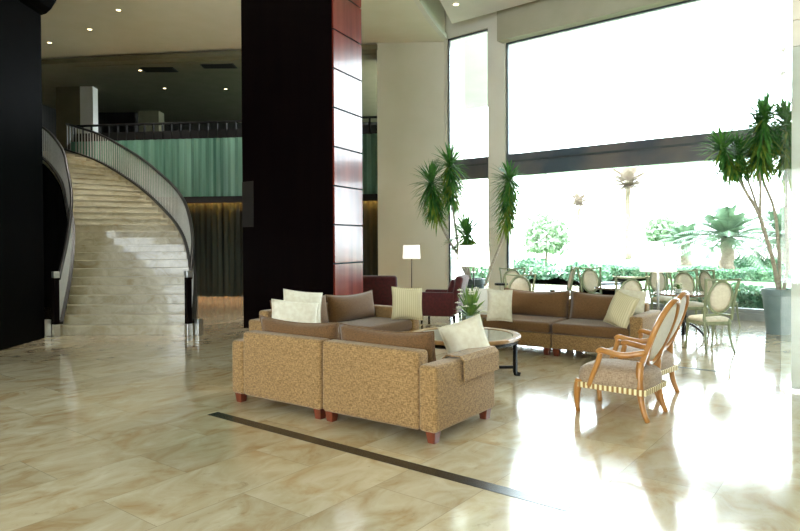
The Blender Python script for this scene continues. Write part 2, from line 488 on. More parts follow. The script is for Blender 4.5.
# window wall: narrow window | pier | tall wide window under a projecting header
xn0, xn1, xw0, xw1 = -10.39, -9.07, -8.56, 6.0
bm = bmesh.new()
bx(xn0 - 1.5, xn0, WY, WY + .4, 0, 7.9, bm=bm)
bx(xn1, xw0, WY, WY + .4, 0, 7.9, bm=bm)
bx(xw1, 6.3, WY, WY + .4, 0, 7.9, bm=bm)
bx(xn0, xn1, WY, WY + .4, 7.12, 7.9, bm=bm)
bx(xw0, xw1, WY, WY + .4, 6.64, 7.9, bm=bm)
struct('wall_window', bm, m_beige)
struct('trim_3', bx(xw0 - .06, xw1, WY - .28, WY - .001, 6.62, 7.68), m_header)
def window(nm, x0, x1, ztop, bands):
    f = bmesh.new(); y0, y1 = WY + .06, WY + .14
    t = .045
    bx(x0, x0 + t, y0, y1, 0, ztop, bm=f); bx(x1 - t, x1, y0, y1, 0, ztop, bm=f)
    bx(x0, x1, y0, y1, ztop - t, ztop, bm=f)
    r = thingw = bpy.data.objects.new(nm, None); COL.objects.link(r); r['kind'] = 'structure'
    obj('window_frame', f, m_frame, r)
    g = bmesh.new(); bx(x0, x1, WY - .10, y1, 0, .14, bm=g); bx(x0, x1, WY - .04, y1, .14, .22, bm=g)
    obj('sill_track', g, m_pale_alu, r)
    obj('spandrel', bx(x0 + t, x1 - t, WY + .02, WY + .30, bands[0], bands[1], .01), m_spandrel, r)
    obj('spandrel_rail', bx(x0 + t, x1 - t, WY - .0, WY + .05, (bands[0] + bands[1]) / 2 + .06, (bands[0] + bands[1]) / 2 + .11), m_frame, r)
    obj('pane', bx(x0 + t, x1 - t, WY + .09, WY + .10, .22, bands[0]), m_glass, r)
    obj('pane', bx(x0 + t, x1 - t, WY + .09, WY + .10, bands[1], ztop - t), m_glass, r)
    return r
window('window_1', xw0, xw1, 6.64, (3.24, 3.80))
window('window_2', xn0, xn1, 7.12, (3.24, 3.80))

# pale pillar wall left of the windows
pr = L(1.236, 13.06); pl = L(-.607, 13.1)
bm = bmesh.new(); prism(bm, [pl, (pr.x, WY - .001), (pr.x - .02, WY + 1.0), L(-.62, 13.9)], 0, 7.9)
struct('wall_pier', bm, m_beige)

# stair hall back wall: ribbed green upper band, dark hanging below with a warm cove
b0, b1 = L(-9.75, 14.24), L(-.55, 13.35)
bd = (b1 - b0).normalized(); bn = Vector((bd.y, -bd.x, 0))   # towards the hall
def ribbed(z0, z1, off, amp, step, lo=0, hi=1, mat=None, name='wall_back'):
    bm = bmesh.new(); p = b0 + (b1 - b0) * lo; n = int((b1 - b0).length * (hi - lo) / step)
    rnd = random.Random(3); prev = None
    for i in range(n + 1):
        q = b0 + (b1 - b0) * (lo + (hi - lo) * i / n) + bn * (off + (amp if i % 2 else 0) * rnd.uniform(.5, 1))
        a, b = bm.verts.new((q.x, q.y, z0)), bm.verts.new((q.x, q.y, z1))
        if prev: bm.faces.new((prev[0], a, b, prev[1]))
        prev = (a, b)
    # give the sheet a back
    bmesh.ops.solidify(bm, geom=bm.faces[:], thickness=.06)
    bmesh.ops.recalc_face_normals(bm, faces=bm.faces[:])
    return struct(name, bm, mat)
ribbed(2.92, 4.60, .12, .05, .11, mat=m_curtain_g, name='wall_back_upper')
ribbed(0.0, 2.90, -.29, .06, .09, mat=m_curtain_d, name='wall_back_lower')
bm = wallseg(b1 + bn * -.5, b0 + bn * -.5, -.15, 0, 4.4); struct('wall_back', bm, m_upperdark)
bm = bmesh.new()
prism(bm, [b0 - bn * .4, b1 - bn * .4, b1 + bn * .2, b0 + bn * .2], 2.88, 2.92)
prism(bm, [b0 + bn * .14, b1 + bn * .14, b1 + bn * .2, b0 + bn * .2], 2.73, 2.92)
struct('trim_4', bm, m_groove)
cv = bmesh.new(); q0 = b0
prism(cv, [q0 - bn * .22, b1 - bn * .22, b1 - bn * .14, q0 - bn * .14], 2.84, 2.88)
struct('trim_5', cv, m_warmstrip)

# upper floor slab, parapet rail, room beyond
b0f, b1f = L(-16, 21), L(.5, 21)
bm = bmesh.new(); prism(bm, [b0 + bn * .1, b1 + bn * .1, b1f, b0f], 4.28, 4.6)
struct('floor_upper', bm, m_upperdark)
bm = bmesh.new(); prism(bm, [L(-16, 14.7), b0 + bn * .4, b1 + bn * .4, b1f + Vector((0, 1, 0)), b0f], 6.86, 7.0)
struct('ceiling_upper', bm, m_upper)
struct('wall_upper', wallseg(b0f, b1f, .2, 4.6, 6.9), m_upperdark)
bm = wallseg(b0 + bn * .02, b1 + bn * .02, .3, 6.84, 7.9); struct('trim_6', bm, m_upper)
# light column upstairs
bm = bmesh.new()
c0, c1 = L(-11.6, 16.1), L(-10.72, 16.0)
prism(bm, [c0, c1, c1 + LV(.1, .8) , c0 + LV(0, .8)], 4.6, 6.86)
struct('wall_upper_pier', bm, m_upper)
struct('trim_7', wallseg(c1 + Vector((0, 0, 0)), c1 + LV(.42, .02), .4, 4.6, 6.86), m_white)
bm = bmesh.new(); d0 = L(-10.4, 19.0); prism(bm, [d0, d0 + LV(.8, 0), d0 + LV(.8, .6), d0 + LV(0, .6)], 4.6, 6.86)
struct('wall_upper_column', bm, m_upper)
ctn = bmesh.new()
pv = None
for i in range(60):
    q = L(-12.2 + i * .033, 18.6 + (.08 if i % 2 else 0))
    a, b = ctn.verts.new((q.x, q.y, 4.6)), ctn.verts.new((q.x, q.y, 6.7))
    if pv: ctn.faces.new((pv[0], a, b, pv[1]))
    pv = (a, b)
bmesh.ops.solidify(ctn, geom=ctn.faces[:], thickness=.02)
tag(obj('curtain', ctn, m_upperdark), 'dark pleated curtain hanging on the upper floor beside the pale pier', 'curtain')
# balcony railing
rl = thing('balcony_railing', 'dark balcony railing along the upper floor edge above the green ribbed wall', 'railing')
r0, r1 = L(-9.7, 14.2), b1 + bn * .05
bm = bmesh.new(); sweep(bm, [r0 + Vector((0, 0, 5.08)), Vector((r1.x, r1.y, 5.08))], .035, 6); obj('handrail', bm, m_rail, rl)
for i in range(34):
    q = r0.lerp(r1, i / 33)
    obj('baluster', bx(q.x - .02, q.x + .02, q.y - .02, q.y + .02, 4.6, 5.07), m_rail, rl)
pn = wallseg((r0.x, r0.y), (r1.x, r1.y), .02, 4.6, 4.86)
obj('kick_panel', pn, m_rail, rl)

# ceilings: low one on the left with a curved edge, high one on the right
edge = [L(-.9, 5.0), L(-.45, 7.5), L(.05, 9.6), L(.385, 10.74), L(.62, 11.4), L(.85, 12.0), L(1.24, 12.85)]
edge = [L(-1.2, 1.0), L(-1.4, -8)][::-1] + edge
ed = crom([Vector((p.x, p.y, 0)) for p in edge], 6)
left = [L(1.236, 13.3), L(-.55, 13.6), L(-9.9, 14.4), L(-16, 15), L(-16, 6), L(-14, -9)]
bm = bmesh.new(); prism(bm, [(p.x, p.y) for p in ed] + [(p.x, p.y) for p in left], ZC, ZC + .85)
struct('ceiling', bm, m_ceil)
# pale edge lip of the low ceiling
bm = bmesh.new()
sweep(bm, [(p.x, p.y, ZC + .05) for p in ed], .06, 4, square=True); struct('trim_8', bm, m_white)
bm = bmesh.new(); prism(bm, [(-25, -8), (6.3, -8), (6.3, WY + .4), (-13, WY + .4)], 7.9, 8.1)
struct('ceiling_high', bm, m_ceil)
# floating panel (cloud) of the high ceiling
pc = L(1.37, 12.3); pa = L(.94, 11.04); pb = L(.30, 8.6); pd = L(-.2, 5.6); pe = L(-.4, 2)
bm = bmesh.new(); prism(bm, [(q.x, q.y) for q in (pc, pa, pb, pd, pe)] + [(5.8, pe.y - 3), (5.8, pc.y)], 7.2, 7.42)
struct('ceiling_panel', bm, m_white)
# dark clad wall on the left edge of the view
bm = bmesh.new()
e0, e1 = L(-6.0, 8.0), L(-5.88, 4.5)
prism(bm, [e0, e0 + LV(-2.2, .15), e1 + LV(-2.2, 0), e1], 0, ZC)
struct('wall_left', bm, m_black)
# curved cove at the head of that wall
bm = bmesh.new(); pts = []
dirr = (e0 - e1).normalized(); nrm = LV(1, 0)
prof = [(0, 0)] + [(.5 * math.sin(t), .9 * (1 - math.cos(t))) for t in [R(a) for a in range(10, 91, 10)]] + [(0, .9)]
f0, f1 = [], []
for a, b in prof:
    f0.append(bm.verts.new(e0 + nrm * a + Vector((0, 0, 5.42 + b * 1.8)))); f1.append(bm.verts.new(e1 + nrm * a + Vector((0, 0, 5.42 + b * 1.8))))
n = len(prof)
bm.faces.new(f0); bm.faces.new(f1[::-1])
for i in range(n): bm.faces.new((f0[i], f1[i], f1[(i + 1) % n], f0[(i + 1) % n]))
bmesh.ops.recalc_face_normals(bm, faces=bm.faces[:])
struct('trim_9', bm, m_black)
# enclosing walls outside the picture
struct('wall_stair_side', wallseg(L(-13.5, 5), L(-13.5, 21), .3, 0, 7.9), m_upperdark)
struct('wall_far_left', wallseg(L(-8.2, 5), L(-13.5, 5), .3, 0, 7.9), m_upperdark)
struct('wall_right', bx(6, 6.3, -8, WY + .4, 0, 8.1), m_beige)
bm = bmesh.new()
bx(-25, -6, -8, -7.6, 0, 8.1, bm=bm); bx(3, 6.3, -8, -7.6, 0, 8.1, bm=bm); bx(-6, 3, -8, -7.6, 3.8, 8.1, bm=bm); bx(-6, 3, -8, -7.6, 0, .2, bm=bm)  # gap left in the unseen rear wall, added to let in fill light
struct('wall_rear', bm, m_beige)
struct('wall_rear_left', wallseg(L(-13.5, -12), L(-13.5, 5), .3, 0, 7.9), m_beige)

# red wood clad pier
k0 = LR(-1.07, 10.37); k1 = k0 + LV(.42, .907) * .96; k3 = k0 + LV(-.761, .649) * 2.45; k2 = k1 + LV(-.761, .649) * 2.45
kin = (k2 + k3 - k0 - k1).normalized()
bm = bmesh.new(); prism(bm, [k3 , k0 + kin * .02, k1 + kin * .02, k2], 0, 7.9)
struct('wall_column', bm, m_darkwood_shade)  # unlit side of the pier: shade put into a near-black wood colour
cols = thing('red_wood_cladding', None, None)
cols['kind'] = 'structure'
zs = [0] + [.61 + .632 * k for k in range(12)]
kd = (k1 - k0).normalized()
for i in range(len(zs) - 1):
    z0, z1 = zs[i] + .013, min(zs[i + 1] - .013, ZC)
    if z0 >= ZC - .1: break
    bm = bmesh.new(); prism(bm, [k0 + kin * .018 + kd * .004, k0 - kin * .02 + kd * .004, k1 - kin * .02 - kd * .002, k1 + kin * .018 - kd * .002][::-1], z0, z1)
    obj('panel', bm, m_redwood, cols)

# pale pillar at the right edge with point-fixed glass
rp = Vector((-1.29, 7.84, 0))
pl_ = bpy.data.objects.new('wall_right_pillar', None); COL.objects.link(pl_); pl_['kind'] = 'structure'
for z0, z1 in ((0, 2.0), (2.005, 3.62), (3.625, 3.9), (3.905, 7.9)):
    obj('cladding_panel', bx(rp.x + .04, rp.x + 1.3, rp.y, rp.y + .25, z0, z1, .004, 1), m_pillar_r, pl_)
gf = thing('glass_fin', 'frameless glass fin standing against the pale pillar on the right', 'glass panel', (rp.x, rp.y - .03, 0))
obj('glass_sheet', bx(-.05, .9, -.012, 0, .03, 3.62, .002, 1), m_glass, gf)
for z in (.03, 3.35, 3.6):
    bm = bmesh.new(); box(bm, (-.03, -.006, z), (.05, .05, .045), bev=.008); obj('steel_clip', bm, m_steel, gf)
obj('base_channel', bx(-.05, .9, -.03, .02, 0, .03), m_steel, gf)

# ================================================================== STAIRCASE
NST = 27; HT = 4.2
outer = [(-3.70, 8.26, 0), (-4.14, 9.35, .8), (-4.89, 10.6, 1.6), (-5.90, 11.65, 2.3), (-7.1, 12.6, 3.0), (-8.55, 13.45, 3.7), (-10.05, 14.3, HT)]
inner = [(-5.88, 8.26, 0), (-6.36, 9.2, .8), (-6.98, 10.2, 1.6), (-7.58, 10.95, 2.3), (-8.25, 11.65, 3.0), (-9.35, 12.3, 3.7), (-11.3, 12.9, HT)]
def along(tab, h):
    c = crom([Vector((a, b, z)) for a, b, z in tab], 20)
    if h <= 0: return c[0]
    for p, q in zip(c, c[1:]):
        if p.z <= h <= q.z: return p.lerp(q, (h - p.z) / max(1e-6, q.z - p.z))
    return c[-1]
def path(tab, h, dz=0, off=0.0):
    p = along(tab, h)
    q = along(tab, min(HT, h + .1)); q0 = along(tab, max(0, h - .1))
    t = (q - q0); t.z = 0; t.normalize()
    return L(p.x + t.y * off, p.y - t.x * off, h + dz)
stair = thing('staircase', 'curving travertine staircase climbing to the upper floor between two dark rails', 'staircase', L(-4.8, 8.3))
def rel(parent, v): return v - parent.location
rise = HT / NST
for k in range(NST):
    h0, h1 = k * rise, (k + 1) * rise
    a, b = path(inner, h0), path(outer, h0); c, d = path(outer, min(HT, h1 + .0)), path(inner, min(HT, h1))
    if k == NST - 1: c, d = c + LV(-.3, .9), d + LV(-.6, .8)
    bm = bmesh.new()
    sub = stair.location
    P = [v - sub for v in (a, b, c, d)]
    zb = max(0, h0 - .22)
    prism(bm, P, zb, h1 - .035)
    # tread slab with nosing
    fw = ((P[0] + P[1]) / 2 - (P[2] + P[3]) / 2); fw.z = 0; fw.normalize()
    prism(bm, [P[0] + fw * .03, P[1] + fw * .03, P[2], P[3]], h1 - .033, h1)
    obj('step', bm, m_step, stair)
def ribbon(tab, z0, z1, off0, off1, mat, name, parent, n=60, hstart=0, hend=HT):
    bm = bmesh.new(); prev = None
    for i in range(n + 1):
        h = hstart + (hend - hstart) * i / n
        ring = [path(tab, h, z0, off0), path(tab, h, z0, off1), path(tab, h, z1, off1), path(tab, h, z1, off0)]
        ring = [v - parent.location for v in ring]
        for v in ring: v.z = max(0.0, v.z)
        vs = [bm.verts.new(v) for v in ring]
        if prev:
            for j in range(4):
                try: bm.faces.new((prev[j], prev[(j + 1) % 4], vs[(j + 1) % 4], vs[j]))
                except ValueError: pass
        else: bm.faces.new(vs)
        prev = vs
    bm.faces.new(prev[::-1])
    bmesh.ops.remove_doubles(bm, verts=bm.verts[:], dist=.0005)
    bmesh.ops.recalc_face_normals(bm, faces=bm.faces[:])
    return obj(name, bm, mat, parent)
ribbon(outer, -.45, .19, .0, .10, m_step, 'curb', stair)
ribbon(inner, -.45, .19, -.10, 0, m_step, 'curb', stair)
ribbon(outer, .19, .235, -.01, .11, m_rail, 'curb_cap', stair)
ribbon(inner, .19, .235, -.11, .01, m_rail, 'curb_cap', stair)
ribbon(outer, -.47, .10, .101, .125, m_rail, 'stringer', stair)
ribbon(inner, -5.0, .10, -.125, -.101, m_black, 'stringer', stair)  # black sheet added down to the floor to darken the area below the stair
def railing(tab, side):
    bm = bmesh.new()
    sweep(bm, [path(tab, HT * i / 60, .98, side) - stair.location for i in range(61)], .034, 8)
    t = obj('railing', bm, m_rail, stair, True)
    nb = 96
    for i in range(nb):
        h = HT * (i + .7) / nb
        p = path(tab, h, 0, side) - stair.location
        q = path(tab, min(HT, h + .05), 0, side) - stair.location
        an = math.atan2(q.y - p.y, q.x - p.x)
        bm = bmesh.new(); box(bm, (p.x, p.y, h + .595), (.045, .012, .74), rz=an)
        obj('baluster', bm, m_baluster, t)
    p = LR(tab[0][0] + (.05 if side > 0 else -.05), tab[0][1] * K - .12) - stair.location
    obj('newel_post', bx(p.x - .045, p.x + .045, p.y - .045, p.y + .045, .20, 1.0, .006), m_darkwood_shade, t)
    obj('newel_foot', bx(p.x - .05, p.x + .05, p.y - .05, p.y + .05, 0, .20, .004), m_steel, t)
    obj('newel_cap', bx(p.x - .05, p.x + .05, p.y - .05, p.y + .05, 1.0, 1.11, .006), m_steel, t)
    q = p + LV(.17 if side > 0 else -.17, .02)
    obj('skirt_foot', bx(q.x - .06, q.x + .06, q.y - .05, q.y + .05, 0, .28, .004), m_steel, t)
    return t
m_baluster = M('satin_baluster_metal', (198, 200, 198), (212, 214, 212), 20, .38, metal=.1)
railing(outer, .05)
railing(inner, -.05)

# ceiling downlights
def downlight(pos, label, r=.06, nm='recessed_downlight'):
    t = thing(nm, label, 'ceiling light', pos, 0, 'small recessed ceiling lights')
    bm = bmesh.new(); lathe(bm, [(r * 1.35, 0), (r * 1.35, .012), (r, .012), (r, 0)][::-1], 16); lathe
    obj('trim_ring', bm, m_white, t, loc=(0, 0, -.012))
    bm = bmesh.new(); lathe(bm, [(r * .9, -.004), (r * .9, .0)], 16); obj('lens', bm, m_bulb, t, loc=(0, 0, -.012))
    return t
def onceil(px, py, h, eps=0):
    d = (h - CAMH) * F / (241 - py)
    return LR((px - 400) / F * d, d, h - eps)
for px, py, lab in ((121, 9, 'brightest small downlight in the low ceiling above the stairs'), (92, 28, 'small downlight in the low ceiling left of the brightest one'), (52, 41, 'small downlight in the low ceiling next to the black wall')):
    downlight(onceil(px, py, ZC), lab, .055)
for px, py, lab in ((142, 69, 'leftmost downlight in the upper floor ceiling'), (205, 65, 'front right downlight in the upper floor ceiling'), (166, 87, 'middle dim downlight in the upper floor ceiling'), (227, 88, 'rear right downlight in the upper floor ceiling')):
    downlight(onceil(px, py, 6.86), lab, .05)
downlight(onceil(457, 5, 7.2), 'single downlight in the floating ceiling panel by the windows', .07)
for px, py, lab in ((161, 68.5, 'dark square ceiling grille left on the upper floor'), (220, 65, 'dark square ceiling grille right on the upper floor')):
    p = onceil(px, py, 6.86)
    bm = bmesh.new(); box(bm, (0, 0, -.01), (1.0, .5, .02))
    for i in range(6): box(bm, (0, -.2 + i * .08, -.025), (.92, .02, .012))
    o = obj('ceiling_grille', bm, M('grille_dark', (30, 30, 26), None, rough=.7), loc=p, rotz=YAW); tag(o, lab, 'vent', 'upper floor ceiling grilles')

# ================================================================== SOFAS
UW = 1.2; UD = 1.0
def sofa_unit(side, label, W=UW, covered=False, group=None, bh=.72, back_top=.84):
    """side -1: armrest at -x, +1 at +x; back at -y, front at +y; origin at middle of footprint"""
    t = thing('sofa_unit', label, 'sofa', (0, 0, 0), 0, group)
    hd = UD / 2; aw = .17
    xa0, xa1 = (W / 2 - aw, W / 2) if side > 0 else (-W / 2, -W / 2 + aw)
    xs0, xs1 = (-W / 2 + .006, W / 2 - aw) if side > 0 else (-W / 2 + aw, W / 2 - .006)
    obj('base', smooth_bx(xs0, xs1, -hd + .03, hd - .04, .10, .30, .015), m_sofa, t, True)
    # back frame tilts: higher towards the arm side's far edge
    bf = smooth_bx(xs0, xs1, -hd, -hd + .17, .09, bh, .035)
    obj('back_frame', bf, m_sofa, t, True)
    obj('armrest', smooth_bx(xa0, xa1, -hd, hd, .09, .62, .035), m_sofa, t, True)
    obj('seat_cushion', smooth_bx(xs0 + .005, xs1 - .005, -hd + .17, hd, .305, .46, .05, 5), m_cush, t, True)
    cw = (xs1 - xs0) - .02
    bc = pillow_bm(cw + .03, .42, .24, pinch=.03, sag=.035)
    o = obj('back_cushion', bc, m_cush, t, True, loc=((xs0 + xs1) / 2, -hd + .27, back_top - .19)); o.rotation_euler.x = R(10)
    e = obj('piping', pillow_edge(cw + .03, .42, .03, sag=.035), m_cush, o, True)
    for sx in (xs0 + .06 if side > 0 else xa0 + .07, xa1 - .07 if side > 0 else xs1 - .06):
        for sy in (-hd + .07, hd - .08):
            bm = bmesh.new()
            a = .045; b = .032
            v0 = [bm.verts.new((sx + x * b, sy + y * b, 0)) for x, y in ((-1, -1), (1, -1), (1, 1), (-1, 1))]
            v1 = [bm.verts.new((sx + x * a, sy + y * a, .10)) for x, y in ((-1, -1), (1, -1), (1, 1), (-1, 1))]
            bm.faces.new(v0[::-1]); bm.faces.new(v1)
            for j in range(4): bm.faces.new((v0[j], v0[(j + 1) % 4], v1[(j + 1) % 4], v1[j]))
            obj('foot', bm, m_feet, t)
    if covered:
        # loose arm cap: saddle over the front two thirds of the arm
        bm = bmesh.new()
        prof = [(xa0 - .012, .46), (xa0 - .012, .60), (xa0 + .02, .632), (xa1 - .02, .632), (xa1 + .014, .60), (xa1 + .016, .44)]
        for yy in (hd - .60, hd + .012): pass
        ys = [hd - .60 + (.612) * i / 10 for i in range(11)]
        rows = [[bm.verts.new((x, y, z)) for x, z in prof] for y in ys]
        for r0_, r1_ in zip(rows, rows[1:]):
            for j in range(len(prof) - 1): bm.faces.new((r0_[j], r0_[j + 1], r1_[j + 1], r1_[j]))
        bmesh.ops.recalc_face_normals(bm, faces=bm.faces[:])
        bmesh.ops.solidify(bm, geom=bm.faces[:], thickness=-.012)
        obj('arm_cover', bm, m_sofa, t, False)
    return t
def smooth_bx(x0, x1, y0, y1, z0, z1, bev, seg=4):
    return bx(x0, x1, y0, y1, z0, z1, bev, seg)
def place(t, lat, d, facing):
    t.location = LR(lat, d); t.rotation_euler.z = AR(facing) - PI / 2
def unit_pair(origin, ax, facing, W, labels, group, covered=(False, False), back=.84):
    """origin: back-left corner seen from behind (lat,d); ax heading of the length axis"""
    o = Vector(origin); u = Vector((math.cos(R(ax)), math.sin(R(ax)))); n = Vector((math.cos(R(facing)), math.sin(R(facing))))
    for i in range(2):
        c = o + u * (W / 2 + i * (W + .008)) + n * UD / 2
        t = sofa_unit(-1 if i == 0 else 1, labels[i], W, covered[i], group, back_top=back)
        place(t, c.x, c.y, facing)
# near sofa (back to the viewer)
unit_pair((-1.70, 6.40), -36, 54, 1.215,
          ('left half of the tan sofa seen from behind in the foreground', 'right half of the tan foreground sofa, with a loose cap over its arm'), 'sofa sections around the coffee table', (False, True))
# sofa on the left side, facing right
unit_pair((-.52, 10.05), -126 , -36, 1.2,
          ('far half of the brown sofa beside the dark wood pier', 'near half of the brown sofa behind the foreground sofa'), 'sofa sections around the coffee table')
# sofa at the right rear, facing the viewer
unit_pair((3.66, 8.92), 144, -126, 1.24,
          ('right half of the brown sofa facing the room near the dining chairs', 'left half of the brown sofa facing the room near the potted plant'), 'sofa sections around the coffee table')

throw_pillow('cream pillow standing on the right arm end of the foreground sofa', LR(.60, 5.80, .675), -75, .42, .42, .19, m_pillow_w, -14, -16)
throw_pillow('taller cream pillow behind the other one at the near end of the brown left sofa', L(-1.27, 6.15, .74), -60, .52, .46, .17, m_pillow_w, -18, 8)
throw_pillow('lower front cream pillow above the foreground sofa back', L(-1.28, 5.75, .68), -65, .58, .42, .17, m_pillow_w, -16, 6)
throw_pillow('ribbed cream pillow at the far end of the brown left sofa', L(.10, 6.95, .69), -75, .46, .48, .15, m_pillow_r, -14, 3)
throw_pillow('white pillow leaning at the left end of the sofa facing the room', L(1.42, 6.78, .68), -90, .36, .46, .14, m_pillow_w, -14, 3)
throw_pillow('beige pillow half hidden at the left end by the bouquet', L(1.16, 7.05, .70), -80, .34, .40, .12, m_oval, -10, 0)
throw_pillow('ribbed cream pillow resting against the right arm of the sofa facing the room', L(2.92, 6.28, .67), -160, .44, .46, .17, m_pillow_r, -20, 12)
throw_pillow('white pillow behind the ribbed one at the right arm', L(3.18, 6.55, .73), -120, .38, .38, .14, m_pillow_w, -20, 6)

# ================================================================== COFFEE TABLE + BOUQUET
ct = thing('coffee_table', 'round coffee table with wooden rim, dark glass top and black iron legs', 'table', LR(.76, 7.58))
RT = .66
bm = bmesh.new()
for a_, b_ in ((RT, RT - .085),):
    pr_ = [(b_, .455), (b_, .495), (a_ - .008, .5), (a_, .49), (a_, .465), (a_ - .01, .455)]
    rings = []
    for r_, z_ in pr_: rings.append([bm.verts.new((r_ * math.cos(2 * PI * j / 48), r_ * math.sin(2 * PI * j / 48), z_)) for j in range(48)])
    for i in range(len(rings)):
        r0_, r1_ = rings[i], rings[(i + 1) % len(rings)]
        for j in range(48): bm.faces.new((r0_[j], r0_[(j + 1) % 48], r1_[(j + 1) % 48], r1_[j]))
    bmesh.ops.recalc_face_normals(bm, faces=bm.faces[:])
obj('table_rim', bm, m_tablewood, ct)
bm = bmesh.new(); lathe(bm, [(RT - .087, .475), (RT - .087, .490)], 48); obj('glass_top', bm, m_tglass, ct)
bm = bmesh.new(); sweep(bm, [((RT - .05) * math.cos(2 * PI * j / 40), (RT - .05) * math.sin(2 * PI * j / 40), .43) for j in range(40)], .022, 6, closed=True); obj('apron_ring', bm, m_iron, ct)
for k in range(4):
    an = 2 * PI * k / 4 + R(0) + YAW
    c, s = math.cos(an), math.sin(an); r_ = RT - .06
    bm = bmesh.new(); sweep(bm, [(c * r_, s * r_, .45), (c * r_, s * r_, .05), (c * (r_ + .01), s * (r_ + .01), .02), (c * (r_ + .05), s * (r_ + .05), .0)], [.02, .02, .022, .028], 4, square=True)
    obj('leg', bm, m_iron, ct)
bm = bmesh.new()
for k in range(2):
    an = PI * k / 2 + YAW; c, s = math.cos(an), math.sin(an); r_ = RT - .07
    sweep(bm, [(-c * r_, -s * r_, .10), (c * r_, s * r_, .10)], .016, 4, square=True)
obj('stretcher', bm, m_iron, ct)

def bouquet(loc, label, h=.30, spread=.18, nleaf=60, nflower=14, vase_r=.07, vh=.2, name='flower_vase'):
    t = thing(name, label, 'flower vase', loc)
    bm = bmesh.new(); lathe(bm, [(vase_r * .7, 0), (vase_r, vh * .4), (vase_r * .8, vh * .8), (vase_r * .95, vh)], 20); obj('vase', bm, m_flowerglass, t, True)
    rnd = random.Random(int(loc[0] * 100))
    bm = bmesh.new()
    for i in range(nleaf):
        a = rnd.uniform(0, 2 * PI); e = rnd.uniform(-.3, 1.4); ln = rnd.uniform(.4, 1) * h
        d = Vector((math.cos(a) * math.cos(e), math.sin(a) * math.cos(e), math.sin(e)))
        p0 = Vector((0, 0, vh * .9)); p2 = p0 + Vector((d.x * spread * 1.2, d.y * spread * 1.2, d.z * h)) * rnd.uniform(.6, 1.1)
        side = d.cross(Vector((0, 0, 1))); side.normalize(); wd = rnd.uniform(.010, .024)
        m1 = p0.lerp(p2, .6) + Vector((0, 0, .03))
        vs = [bm.verts.new(p0), bm.verts.new(m1 + side * wd), bm.verts.new(p2), bm.verts.new(m1 - side * wd)]
        bm.faces.new(vs)
    obj('foliage', bm, m_leaf_b, t)
    for i in range(nflower):
        a = rnd.uniform(0, 2 * PI); e = rnd.uniform(0, 1.4)
        p = Vector((math.cos(a) * math.cos(e) * spread, math.sin(a) * math.cos(e) * spread, vh + math.sin(e) * h * rnd.uniform(.3, .95)))
        bm = bmesh.new()
        for k in range(7):
            b = 2 * PI * k / 7
            v = [bm.verts.new(p), bm.verts.new(p + Vector((math.cos(b - .4) * .025, math.sin(b - .4) * .025, .012))), bm.verts.new(p + Vector((math.cos(b) * .038, math.sin(b) * .038, .004))), bm.verts.new(p + Vector((math.cos(b + .4) * .025, math.sin(b + .4) * .025, .012)))]
            bm.faces.new(v)
        bmesh.ops.create_icosphere(bm, subdivisions=1, radius=.014, matrix=Matrix.Translation(p + Vector((0, 0, .008))))
        obj('flower', bm, m_petal, t)
    return t
bouquet(LR(.83, 7.6, .491), 'tall green bouquet with cream flowers on the coffee table', .42, .19, 110, 26, .06, .22)

# ================================================================== OVAL BACK CHAIRS
def oval_back(t, wb, z0, zt, lean, frame, cloth, thick=.022, rx=.165, flare=.035, rear_y=-.22, cz=None, rz=None, square=True):
    """rectangular flared frame with an oval padded panel; leans backwards by lean"""
    def yy(z): return rear_y - lean * max(0, (z - z0)) / (zt - z0) - .03 * ((z - z0) / (zt - z0)) ** 2
    for s in (-1, 1):
        pts = []
        for i in range(9):
            f = i / 8 * (1 if square else .5)
            z = z0 + (zt - z0) * f
            pts.append((s * (wb + flare * f ** 2.2), yy(z), z))
        bm = bmesh.new(); sweep(bm, pts, [(thick * .8, thick * .8)] * 9, 4, square=True); obj('back_post', bm, frame, t)
    pts = []
    for i in range(9):
        f = -1 + i / 4; z = zt - .012 - .015 * (1 - f * f)
        pts.append((f * (wb + flare), yy(z) - .015 * (1 - f * f), z))
    if square:
        bm = bmesh.new(); sweep(bm, pts, thick * .75, 6); obj('top_rail', bm, frame, t, True)
    cz = cz or (z0 + zt) / 2; rz = rz or (zt - z0) / 2 - .03
    pts = []
    for j in range(32):
        a = 2 * PI * j / 32; z = cz + rz * math.sin(a)
        pts.append((rx * math.cos(a), yy(z), z))
    bm = bmesh.new(); sweep(bm, pts, thick, 6, closed=True, up=(0, 1, 0)); obj('oval_frame', bm, frame, t, True)
    # padded panel
    bm = bmesh.new(); rings = []
    for side in (1, -1):
        ctr = bm.verts.new((0, yy(cz) + side * .03, cz)); pr = None
        for k in range(1, 5):
            f = k / 4; ring = []
            for j in range(24):
                a = 2 * PI * j / 24; z = cz + (rz - .01) * f * math.sin(a)
                ring.append(bm.verts.new(((rx - .01) * f * math.cos(a), yy(z) + side * .03 * math.sqrt(max(0, 1 - f ** 3)), z)))
            for j in range(24):
                if pr is None: bm.faces.new((ctr, ring[j], ring[(j + 1) % 24]))
                else: bm.faces.new((pr[j], ring[j], ring[(j + 1) % 24], pr[(j + 1) % 24]))
            pr = ring
    bmesh.ops.remove_doubles(bm, verts=bm.verts[:], dist=.0005)
    bmesh.ops.recalc_face_normals(bm, faces=bm.faces[:])
    obj('oval_panel', bm, cloth, t, True)
    return yy
